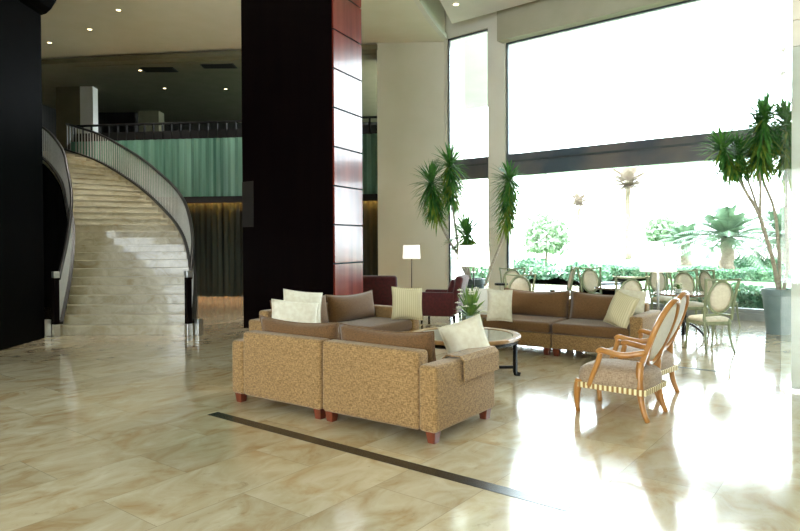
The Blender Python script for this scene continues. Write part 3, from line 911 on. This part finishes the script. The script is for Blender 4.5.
def seat_bm(w, d, z0, z1, front_ext=.02, dome=.03, n=12):
    """cushion with slightly rounded plan"""
    bm = bmesh.new()
    def outline(f, z):
        vs = []
        for j in range(40):
            a = 2 * PI * j / 40; c, s = math.cos(a), math.sin(a)
            e = .42
            x = math.copysign(abs(c) ** e, c) * w / 2 * f; y = math.copysign(abs(s) ** e, s) * d / 2 * f
            if y > 0: x *= 1.04; y *= 1 + front_ext * 2
            vs.append(bm.verts.new((x, y, z)))
        return vs
    h = z1 - z0
    rs = [outline(.97, z0), outline(1.0, z0 + h * .25), outline(1.0, z0 + h * .6), outline(.96, z0 + h * .9), outline(.85, z1 + dome * .3), outline(.5, z1 + dome * .85)]
    for a, b in zip(rs, rs[1:]):
        for j in range(40): bm.faces.new((a[j], a[(j + 1) % 40], b[(j + 1) % 40], b[j]))
    bm.faces.new(rs[0][::-1])
    c = bm.verts.new((0, 0, z1 + dome))
    for j in range(40): bm.faces.new((rs[-1][j], rs[-1][(j + 1) % 40], c))
    return bm
def dining_chair():
    t = thing('dining_chair', '', 'chair', (0, 0, 0), 0, 'sage green dining chairs by the windows')
    for s in (-1, 1):
        bm = bmesh.new(); sweep(bm, bez((s * .185, -.20, .47), (s * .17, -.19, .22), (s * .215, -.285, 0), 8), [.024, .023, .021, .019, .018, .016, .015, .014, .014], 6); obj('leg', bm, m_sage, t, True)
        bm = bmesh.new(); sweep(bm, bez((s * .20, .20, .45), (s * .20, .215, .20), (s * .21, .27, 0), 8), [.026, .024, .021, .019, .017, .016, .015, .014, .013], 6); obj('leg', bm, m_sage, t, True)
    bm = bmesh.new(); bx(-.215, .215, -.215, .235, .385, .44, .015, bm=bm); obj('seat_frame', bm, m_sage, t, True)
    obj('seat', seat_bm(.44, .44, .44, .485), m_creamseat, t, True)
    oval_back(t, .205, .46, 1.06, .09, m_sage, m_creamseat, .018, .175, .045, -.215, cz=.79, rz=.225)
    bm = bmesh.new(); sweep(bm, [(-.19, -.215, .53), (0, -.225, .545), (.19, -.215, .53)], .018, 6); obj('lower_rail', bm, m_sage, t, True)
    return t
ch0 = dining_chair()
GC = 'sage green dining chairs by the windows'
seats = [  # lat, d, facing heading, label
    (4.46, 6.86, 98, 'sage green oval back dining chair nearest the hedge, back to the room'),
    (5.10, 8.35, -95, 'dining chair across the round table behind the bouquet, oval seen frontally'),
    (5.14, 9.15, -70, 'rearmost dining chair across the round table, half hidden behind its neighbour'),
    (5.95, 8.85, 10, 'dining chair turned sideways behind the nearest sage chair, only its top showing'),
    (3.42, 7.30, 96, 'dining chair with wide top rail just behind the right pillows of the sofa'),
    (3.86, 9.30, -75, 'dining chair facing the room before the low black cabinet'),
    (1.98, 8.0, 85, 'near one of two overlapping dining chairs left of the pale round table'),
    (2.30, 9.8, 80, 'far one of two overlapping dining chairs beside the white window pier'),
    (3.28, 9.9, 175, 'dining chair seen edge on behind the pale round table'),
]
for i, (a, d, f, lab) in enumerate(seats):
    if i == 0:
        ch0.location = L(a, d); ch0.rotation_euler.z = A(f) - PI / 2; ch0['label'] = lab
    else: dup(ch0, L(a, d), A(f) - PI / 2, lab, GC)

def armchair():
    t = thing('armchair', '', 'armchair', (0, 0, 0), 0, 'honey wood armchairs facing the coffee table')
    # y forward. rear legs at y=-.265, front at +.265; x +-.235
    for s in (-1, 1):
        bm = bmesh.new(); sweep(bm, bez((s * .245, .32, .30), (s * .255, .36, .18), (s * .245, .335, 0), 8), [.036, .037, .036, .034, .031, .028, .025, .023, .022], 8); obj('leg', bm, m_honey, t, True)
        bm = bmesh.new(); sweep(bm, bez((s * .215, -.24, .52), (s * .23, -.21, .2), (s * .235, -.31, 0), 8), [.034, .036, .035, .033, .031, .028, .026, .024, .022], 8); obj('leg', bm, m_honey, t, True)
        # arm: support rising from the front of the seat, rail sweeping to the back
        pts = crom([(s * .275, .215, .26), (s * .285, .16, .40), (s * .285, .12, .50), (s * .285, .10, .575)], 5)
        bm = bmesh.new(); sweep(bm, pts, [.024] * len(pts), 8); obj('arm_support', bm, m_honey, t, True)
        pts = crom([(s * .285, .125, .575), (s * .285, .095, .60), (s * .285, .02, .59), (s * .275, -.12, .575), (s * .225, -.285, .61)], 5)
        bm = bmesh.new(); sweep(bm, pts, [(.02, .027)] * len(pts), 8); obj('armrest', bm, m_honey, t, True)
    obj('seat', seat_bm(.55, .66, .27, .42, .0, .045), m_upholst, t, True, loc=(0, .03, 0))
    # rope band round the seat
    obj('rope_band', bx(-.265, .265, .345, .365, .232, .285, .006, 2), m_rope, t)
    obj('rope_band', bx(-.265, .265, -.305, -.285, .232, .285, .006, 2), m_rope, t)
    obj('rope_band', bx(.262, .28, -.285, .345, .232, .285, .006, 2), m_rope_side, t)
    obj('rope_band', bx(-.28, -.262, -.285, .345, .232, .285, .006, 2), m_rope_side, t)
    obj('seat_frame', bx(-.25, .25, -.27, .34, .235, .28), m_honey, t)
    oval_back(t, .205, .46, 1.08, .21, m_honey, m_oval, .026, .215, .0, -.235, cz=.775, rz=.29, square=False)
    return t
ac = armchair()
vf = Vector((-.86, .51)); ang = math.degrees(math.atan2(vf.y, vf.x))
ac.location = LR(2.08, 5.96); ac.rotation_euler.z = AR(139) - PI / 2
ac['label'] = 'honey wood oval back armchair nearest the viewer with rope trimmed seat'
dup(ac, LR(2.52, 6.74), AR(136) - PI / 2, 'second honey wood armchair, mostly hidden behind the nearest one', 'honey wood armchairs facing the coffee table')

# maroon armchairs
def maroon(label, loc, rot):
    t = thing('club_chair', label, 'armchair', loc, rot, 'maroon club chairs near the pale pier')
    obj('seat_base', bx(-.30, .30, -.32, .36, .17, .34, .03, 4), m_maroon, t, True)
    obj('seat_cushion', bx(-.27, .27, -.20, .38, .34, .46, .04, 4), m_maroon, t, True)
    for s in (-1, 1):
        bm = bmesh.new(); box(bm, (s * .34, .02, .375), (.11, .74, .47), bev=.04, seg=4); obj('armrest', bm, m_maroon, t, True)
    bm = bmesh.new(); box(bm, (0, -.38, .55), (.76, .15, .76), bev=.06, seg=4, rx=R(12)); obj('backrest', bm, m_maroon, t, True)
    o = obj('back_cushion', pillow_bm(.50, .42, .16), m_maroon, t, True, loc=(0, -.24, .66)); o.rotation_euler.x = R(16)
    for sx in (-.3, .3):
        for sy in (-.33, .3):
            bm = bmesh.new(); sweep(bm, [(sx, sy, .16), (sx * 1.03, sy * 1.03, 0)], [.028, .02], 6); obj('leg', bm, m_darkwood_shade, t)
    return t
maroon('maroon club chair with its back to the red wood pier, seen from behind', L(-.38, 9.7), A(80) - PI / 2)
maroon('maroon club chair seen from the side beside the dark potted plant', L(.80, 9.45), A(168) - PI / 2)

# ================================================================== FLOOR LAMPS
def floor_lamp(label, loc, htop, rs=.24, hs=.27, pole=m_iron, pr=.012, shade_taper=.02):
    t = thing('floor_lamp', label, 'floor lamp', loc, 0, 'white drum floor lamps')
    bm = bmesh.new(); lathe(bm, [(.15, 0), (.15, .015), (.03, .03)], 24); obj('base', bm, pole, t, True)
    bm = bmesh.new(); sweep(bm, [(0, 0, .02), (0, 0, htop - .08)], pr, 8); obj('pole', bm, pole, t, True)
    bm = bmesh.new(); n = 32; rr = []
    for r_, z in ((rs, htop - hs), (rs - shade_taper, htop), (rs - shade_taper - .005, htop), (rs - .005, htop - hs)):
        rr.append([bm.verts.new((r_ * math.cos(2 * PI * j / n), r_ * math.sin(2 * PI * j / n), z)) for j in range(n)])
    for i in range(4):
        a, b = rr[i], rr[(i + 1) % 4]
        for j in range(n): bm.faces.new((a[j], a[(j + 1) % n], b[(j + 1) % n], b[j]))
    sh = obj('lamp_shade', bm, m_shade, t, True)
    bm = bmesh.new()
    for k in range(3):
        a = 2 * PI * k / 3; sweep(bm, [(0, 0, htop - .10), (math.cos(a) * (rs - .02), math.sin(a) * (rs - .02), htop - .02)], .003, 4)
    obj('spider', bm, m_steel, sh)
    l = bpy.data.lights.new('bulb_light', 'POINT'); l.energy = 14; l.color = (1, .86, .66); l.shadow_soft_size = .05
    lo = bpy.data.objects.new('bulb_light', l); COL.objects.link(lo); lo.parent = t; lo.location = (0, 0, htop - hs / 2)
    return t
floor_lamp('small looking white drum floor lamp between the maroon chairs by the pale pier', L(.29, 12.0), 1.50, .225, .34)
floor_lamp('white drum floor lamp behind the bouquet in front of the narrow window', L(1.17, 7.55), 1.53, .26, .33)
floor_lamp('white drum floor lamp with pale post behind the oval back armchair', L(3.92, 7.22), 1.50, .26, .38, m_pale_alu, .018)

# small stand by the left sofa end
st = thing('side_stand', 'small pedestal stand with black round top behind the left pillow', 'side table', L(1.98, 9.3))
bm = bmesh.new(); lathe(bm, [(.12, .73), (.13, .735), (.13, .765), (.12, .77)], 24); obj('tray_top', bm, m_iron, st)
bm = bmesh.new(); lathe(bm, [(.11, 0), (.03, .03), (.025, .4), (.03, .72), (.06, .73)], 16); obj('pedestal', bm, m_palestone, st, True)

# dining tables
def round_table(label, loc, r, top, h=.74):
    t = thing('dining_table', label, 'table', loc, 0, 'round dining tables by the windows')
    bm = bmesh.new(); lathe(bm, [(r - .02, h - .035), (r, h - .025), (r, h - .006), (r - .006, h)], 40); obj('tabletop', bm, top, t)
    bm = bmesh.new(); lathe(bm, [(.05, .06), (.035, .2), (.04, .5), (.08, h - .035)], 16); obj('pedestal', bm, m_iron, t, True)
    for k in range(4):
        a = 2 * PI * k / 4 + .4; c, s = math.cos(a), math.sin(a)
        bm = bmesh.new(); sweep(bm, bez((c * .03, s * .03, .25), (c * .2, s * .2, .22), (c * r * .7, s * r * .7, .0), 8), .018, 6); obj('leg', bm, m_iron, t, True)
    return t
round_table('round dining table with dark wood top and flower centrepiece beside the nearest sage chair', L(4.62, 7.72), .47, m_tabletop)
bouquet(L(4.45, 7.60, .741), 'low bowl of white flowers on the dark round dining table', .10, .09, 30, 9, .05, .07)
round_table('pale topped round dining table behind the middle of the facing sofa', L(2.58, 8.0), .36, m_palestone)
round_table('dark topped round dining table behind the right half of the facing sofa', L(4.05, 8.75), .45, m_tabletop)
a0 = thing('ashtray', 'small dark dish on the pale round dining table', 'dish', L(2.55, 7.95, .741))
bm = bmesh.new(); lathe(bm, [(.035, 0), (.05, .03), (.044, .03), (.03, .008)], 16); obj('bowl', bm, m_iron, a0)
cb = thing('low_cabinet', 'low black cabinet against the window behind the dining chairs', 'cabinet', L(4.20, 10.0), YAW)
obj('cabinet_body', bx(-.38, .38, -.2, .2, .06, .68, .008), m_black, cb)
obj('cabinet_top', bx(-.4, .4, -.22, .22, .68, .71, .006), m_iron, cb)
for s in (-1, 1):
    dd = obj('cabinet_door', bx(s * .19 - .18, s * .19 + .18, -.215, -.2, .09, .65, .004), m_black, cb)
    obj('knob', bx(s * .03 - .01, s * .03 + .01, -.235, -.215, .36, .39), m_steel, dd)

# ================================================================== DRACAENAS
def leaf(bm, base, d, ln, wd, droop, rnd, mi=0):
    """folded blade leaf"""
    d = d.normalized(); side = d.cross(Vector((0, 0, 1)))
    if side.length < .05: side = Vector((1, 0, 0))
    side.normalize(); n = 4; prev = None
    for i in range(n + 1):
        f = i / n
        p = base + d * ln * f + Vector((0, 0, -droop * ln * f * f))
        w_ = wd * (.55 + .9 * f) * (1 - f) ** .6 if i < n else 0
        if i == 0: w_ = wd * .5
        up = side.cross(d) * (.25 * w_)
        if i == n: cur = (bm.verts.new(p),)
        else: cur = (bm.verts.new(p - side * w_ + up), bm.verts.new(p), bm.verts.new(p + side * w_ + up))
        if prev:
            if len(cur) == 3:
                fs = [bm.faces.new((prev[0], prev[1], cur[1], cur[0])), bm.faces.new((prev[1], prev[2], cur[2], cur[1]))]
            else:
                fs = [bm.faces.new((prev[0], prev[1], cur[0])), bm.faces.new((prev[1], prev[2], cur[0]))]
            for f_ in fs: f_.material_index = mi
        prev = cur
def crown(parent, top, axis_pts, ln, rnd, n_top=60, n_skirt=150, wd=.024):
    """rosette at the tip + hanging leaves down the stem (axis_pts from tip downwards)"""
    bm = bmesh.new()
    for i in range(n_top):
        a = rnd.uniform(0, 2 * PI); e = rnd.uniform(-.15, 1.45)
        d = Vector((math.cos(a) * math.cos(e), math.sin(a) * math.cos(e), math.sin(e)))
        leaf(bm, top + Vector((0, 0, rnd.uniform(-.12, .03))), d, ln * rnd.uniform(.75, 1.05), wd, rnd.uniform(.05, .3), rnd, 0)
    k = len(axis_pts)
    for i in range(n_skirt):
        f = rnd.random(); p = axis_pts[int(f * (k - 1))].lerp(axis_pts[min(k - 1, int(f * (k - 1)) + 1)], rnd.random())
        a = rnd.uniform(0, 2 * PI); e = rnd.uniform(-1.15, .15)
        d = Vector((math.cos(a) * math.cos(e), math.sin(a) * math.cos(e), math.sin(e)))
        leaf(bm, p, d, ln * rnd.uniform(.7, 1.0) * (1 - .25 * f), wd, rnd.uniform(.15, .5), rnd, 1 if rnd.random() < .12 + .6 * f else 0)
    return obj('leaf_crown', bm, [m_leaf, m_leaf_y], parent)
def dracaena(label, loc, stems, pot, seed, potdims, ln):
    """stems: list of (list of cam-frame offsets (lat,d,z)), crown skirt length"""
    t = thing('potted_dracaena', label, 'potted plant', loc)
    rnd = random.Random(seed)
    rt, rb, h = potdims
    bm = bmesh.new(); lathe(bm, [(rb, 0), (rt * .97, h * .86), (rt * 1.03, h * .87), (rt * 1.03, h), (rt * .93, h), (rt * .91, h - .05)], 32); smooth_by_angle(obj('pot', bm, pot, t))
    bm = bmesh.new(); lathe(bm, [(rt * .90, h - .055), (rt * .88, h - .045)], 24); obj('soil', bm, m_soil, t)
    for pts, skirt, r0_, sc in stems:
        P = [LV(a, b) + Vector((0, 0, z)) for a, b, z in pts]
        C = crom(P, 6)
        bm = bmesh.new(); sweep(bm, C, [r0_ * (1 - .35 * i / len(C)) for i in range(len(C))], 7); obj('stem', bm, m_trunk, t, True)
        if skirt:
            top = C[-1]; ax = [top]
            acc = 0
            for i in range(len(C) - 1, 0, -1):
                acc += (C[i] - C[i - 1]).length
                ax.append(C[i - 1])
                if acc > skirt: break
            crown(t, top, ax, ln * sc, rnd, int(95 * sc), int(290 * sc * max(.45, skirt)), .028)
    return t
# left plant: stands 10.1 m ahead
D1 = 10.1
def q1(px, py, dd=0): return ((px - 471) / F * D1 * K, dd, CAMH + (241 - py) / F * D1 * K)
dracaena('tall dracaena with three leafy heads in a dark teal pot by the narrow window', L(1.51, D1), [
    ([(0, 0, .7), q1(463, 262), q1(448, 238, .1), q1(436, 210, .15), q1(432, 180, .15)], .75, .032, 1.0),
    ([(0, .05, .7), q1(461, 262, .1), q1(457, 232, .2), q1(453, 200, .2), q1(451, 162, .2)], .75, .03, 1.0),
    ([(.05, -.02, .7), q1(484, 285, -.05), q1(493, 262, 0), q1(504, 236, .1), q1(509, 205, .1), q1(510, 178, .1)], 1.0, .032, .95),
    ([(0, -.1, .7), q1(467, 262, -.1), q1(466, 248, -.1), q1(466, 234, -.1)], .2, .02, 1.1)],
    m_pot_d, 11, (.29, .20, .80), .58)
D2 = 8.05
def q2(px, py, dd=0): return ((px - 779) / F * D2 * K, dd, CAMH + (241 - py) / F * D2 * K)
dracaena('tall multi-headed dracaena in a slate blue pot at the right window', L(6.42, D2), [
    ([(0, 0, .7), q2(773, 262), q2(762, 225), q2(757, 212), q2(744, 190), q2(733, 168), q2(722, 148)], .42, .036, .92),
    ([q2(762, 225), q2(756, 195, .1), q2(748, 168, .15), q2(744, 150, .15)], .35, .024, .8),
    ([q2(760, 220), q2(757, 190, -.1), q2(757, 160, -.1), q2(761, 118, -.1)], .75, .026, 1.05),
    ([(.05, .05, .7), q2(783, 262, .1), q2(780, 225, .1), q2(776, 205, .1), q2(768, 180, .15), q2(764, 150, .15), q2(766, 130, .15)], .5, .03, .95),
    ([(.08, .0, .7), q2(788, 262), q2(786, 220), q2(787, 170), q2(787, 122)], .8, .03, 1.05)],
    m_pot, 23, (.255, .185, .76), .56)

# ================================================================== OUTSIDE
bm = bmesh.new(); prism(bm, [(-60, WY + .4), (90, WY + .4), (90, 140), (-60, 140)], -.25, -.06)
struct('ground', bm, m_paving)
bm = bmesh.new(); prism(bm, [(-30, WY + 7), (60, WY + 7), (60, WY + 13), (-30, WY + 13)], -.1, .0)
struct('ground_lawn', bm, m_lawn)
bm = bmesh.new(); prism(bm, [(-30, WY + 17), (70, WY + 17), (70, WY + 40), (-30, WY + 40)], -.1, .0)
struct('ground_far_lawn', bm, m_lawn)

def bush_bm(sx, sy, sz, n, ls, seed, shell=.8):
    rnd = random.Random(seed); bm = bmesh.new()
    for i in range(n):
        while True:
            v = Vector((rnd.uniform(-1, 1), rnd.uniform(-1, 1), rnd.uniform(-.6, 1)))
            if shell * .6 < v.length < 1: break
        p = Vector((v.x * sx, v.y * sy, v.z * sz)) * rnd.uniform(.85, 1.1)
        a = Vector((rnd.uniform(-1, 1), rnd.uniform(-1, 1), rnd.uniform(-1, 1))).normalized() * ls
        b = a.cross(Vector((rnd.uniform(-1, 1), rnd.uniform(-1, 1), rnd.uniform(-1, 1)))).normalized() * ls * .6
        vs = [bm.verts.new(p - a), bm.verts.new(p + b), bm.verts.new(p + a), bm.verts.new(p - b)]
        bm.faces.new(vs)
    return bm
def hedge(label, x0, x1, y, h, dpt, seed, mat=m_hedge):
    rnd = random.Random(seed); bm = bmesh.new()
    # core with leaves over it
    for i in range(int((x1 - x0) * 520)):
        x = rnd.uniform(x0, x1); k = rnd.random()
        if k < .6: p = Vector((x, y - dpt / 2 + rnd.uniform(-.06, .06), rnd.uniform(0, h)))
        else: p = Vector((x, y + rnd.uniform(-dpt / 2, dpt / 2), h + rnd.uniform(-.06, .08) + .06 * math.sin(x * 3)))
        a = Vector((rnd.uniform(-1, 1), rnd.uniform(-1, 1), rnd.uniform(-1, 1))).normalized() * .06
        b = a.cross(Vector((rnd.uniform(-1, 1), rnd.uniform(-1, 1), rnd.uniform(-1, 1)))).normalized() * .04
        bm.faces.new([bm.verts.new(p - a), bm.verts.new(p + b), bm.verts.new(p + a), bm.verts.new(p - b)])
    bx(x0, x1, y - dpt / 2 + .05, y + dpt / 2, -.05, h - .04, bm=bm)
    tag(obj('hedge', bm, mat), label, 'hedge')
hedge('clipped dark green hedge just outside the window', -5.2, 1.5, WY + 1.25, .50, .7, 5)
hedge('low hedge far off behind the second lawn strip', -12, 16, WY + 14.5, .35, 1.0, 6)
def bush(label, pos, s, n, seed, mat, trunk=0, ls=.14, name='shrub', cat='bush'):
    t = thing(name, label, cat, (pos[0], pos[1], -.06))
    obj('foliage', bush_bm(s[0], s[1], s[2], n, ls, seed), mat, t, loc=(0, 0, trunk + s[2] * .55))
    bm = bmesh.new(); sweep(bm, [(0, 0, 0), (.05, 0, trunk + s[2] * .7)], [.12 * max(.4, s[0] / 2), .06], 7); obj('trunk', bm, m_bark, t)
    return t
def outp(px, d): return LR((px - 400) / F * d * K, d * K)
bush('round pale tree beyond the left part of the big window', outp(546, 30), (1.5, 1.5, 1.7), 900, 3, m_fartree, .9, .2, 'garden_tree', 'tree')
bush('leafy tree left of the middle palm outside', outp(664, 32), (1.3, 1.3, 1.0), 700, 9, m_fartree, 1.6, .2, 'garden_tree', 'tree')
bush('low shrub outside left behind the dining chairs', outp(530, 20), (1.3, 1.0, .6), 700, 12, m_hedge, 0, .1)
bush('low shrub outside behind the edge-on dining chair', outp(585, 19), (1.1, 1.0, .5), 600, 13, m_hedge, 0, .1)
bush('shrub on the lawn right of the palm trunk', outp(752, 22), (1.4, 1.0, .6), 700, 15, m_hedge, 0, .12)
bush('small round shrub outside the narrow window', outp(468, 19), (1.1, 1.0, .8), 600, 17, m_hedge, 0, .1)
def palm(label, pos, h, fr, nf, seed, mat, tr=.22, droop=1.0):
    t = thing('palm_tree', label, 'palm tree', (pos[0], pos[1], -.06))
    bm = bmesh.new(); n = 14
    sweep(bm, [(0.04 * math.sin(i), 0, h * i / n) for i in range(n + 1)], [tr * (1.15 if i % 2 else 1) * (1.25 - .3 * i / n) for i in range(n + 1)], 9); obj('trunk', bm, m_bark, t, True)
    rnd = random.Random(seed); bm = bmesh.new()
    for i in range(nf):
        a = i * 2.39996 + rnd.uniform(-.2, .2); e = R(80) - R(95) * (i / nf) + rnd.uniform(-.1, .1)
        d = Vector((math.cos(a) * math.cos(e), math.sin(a) * math.cos(e), math.sin(e)))
        ln = fr * rnd.uniform(.85, 1.1); m = 24; prev = Vector((0, 0, h))
        side = Vector((-math.sin(a), math.cos(a), 0))
        for k in range(1, m + 1):
            f = k / m
            p = Vector((0, 0, h)) + d * ln * f + Vector((0, 0, -droop * .42 * ln * f * f))
            sweep(bm, [prev, p], .018, 3)
            tn = (p - prev).normalized(); ll = fr * .24 * math.sin(PI * min(1, f * .9 + .12)) + .08
            for s in (-1, 1):
                tip = p + side * s * ll * .85 + tn * ll * .45 + Vector((0, 0, -.25 * ll))
                wv = tn * .036 * fr / 2
                bm.faces.new([bm.verts.new(p - wv), bm.verts.new(tip), bm.verts.new(p + wv)])
            prev = p
    obj('fronds', bm, mat, t)
    return t
palm('garden palm with a stout trunk outside right of centre', outp(727, 21), 1.75, 2.5, 40, 21, m_palm, .24)
palm('palm on the far right outside behind the slate pot plant', outp(785, 22), 1.7, 2.5, 44, 22, m_palm, .3)
palm('smaller palm between the leafy tree and the stout palm', outp(686, 30), 1.5, 2.2, 36, 24, m_palm, .25)
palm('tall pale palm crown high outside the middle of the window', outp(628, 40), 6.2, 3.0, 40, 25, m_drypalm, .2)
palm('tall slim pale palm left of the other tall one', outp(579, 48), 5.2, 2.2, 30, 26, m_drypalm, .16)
bm = bmesh.new()
prism(bm, [(-24, WY + .42), (-9.0, WY + .42), (-10.9, WY + 3.2), (-14.6, WY + 9), (-24, WY + 9)], 7.3, 7.6)
o = struct('ceiling_canopy', bm, M('canopy_plaster', (168, 174, 172), (176, 182, 180), 1, .8))
sg = bx(-.17, .17, -.012, 0, -.42, .42, .004, 2)
kx = (k3 - k0).normalized()
o = obj('wall_plate', sg, M('grey_brown_plate', (36, 33, 30), (44, 40, 36), 3, .4), loc=k3 - kx * .17 - kin * .0 + Vector((0, 0, 2.3)), rotz=math.atan2(-kx.y, -kx.x))
tag(o, 'dull grey plate fixed to the left edge of the wood pier', 'plate')
# garden lamp post seen through the window
lp = thing('lamp_post', 'slim white garden lamp post outside the middle of the window', 'lamp post', outp(622, 26))
bm = bmesh.new(); sweep(bm, [(0, 0, -.05), (0, 0, 2.9)], .04, 8); obj('post', bm, m_pale_alu, lp)
bm = bmesh.new(); lathe(bm, [(.08, 2.85), (.16, 3.0), (.14, 3.15), (.04, 3.25)], 14); obj('lantern', bm, m_farblg, lp, True)
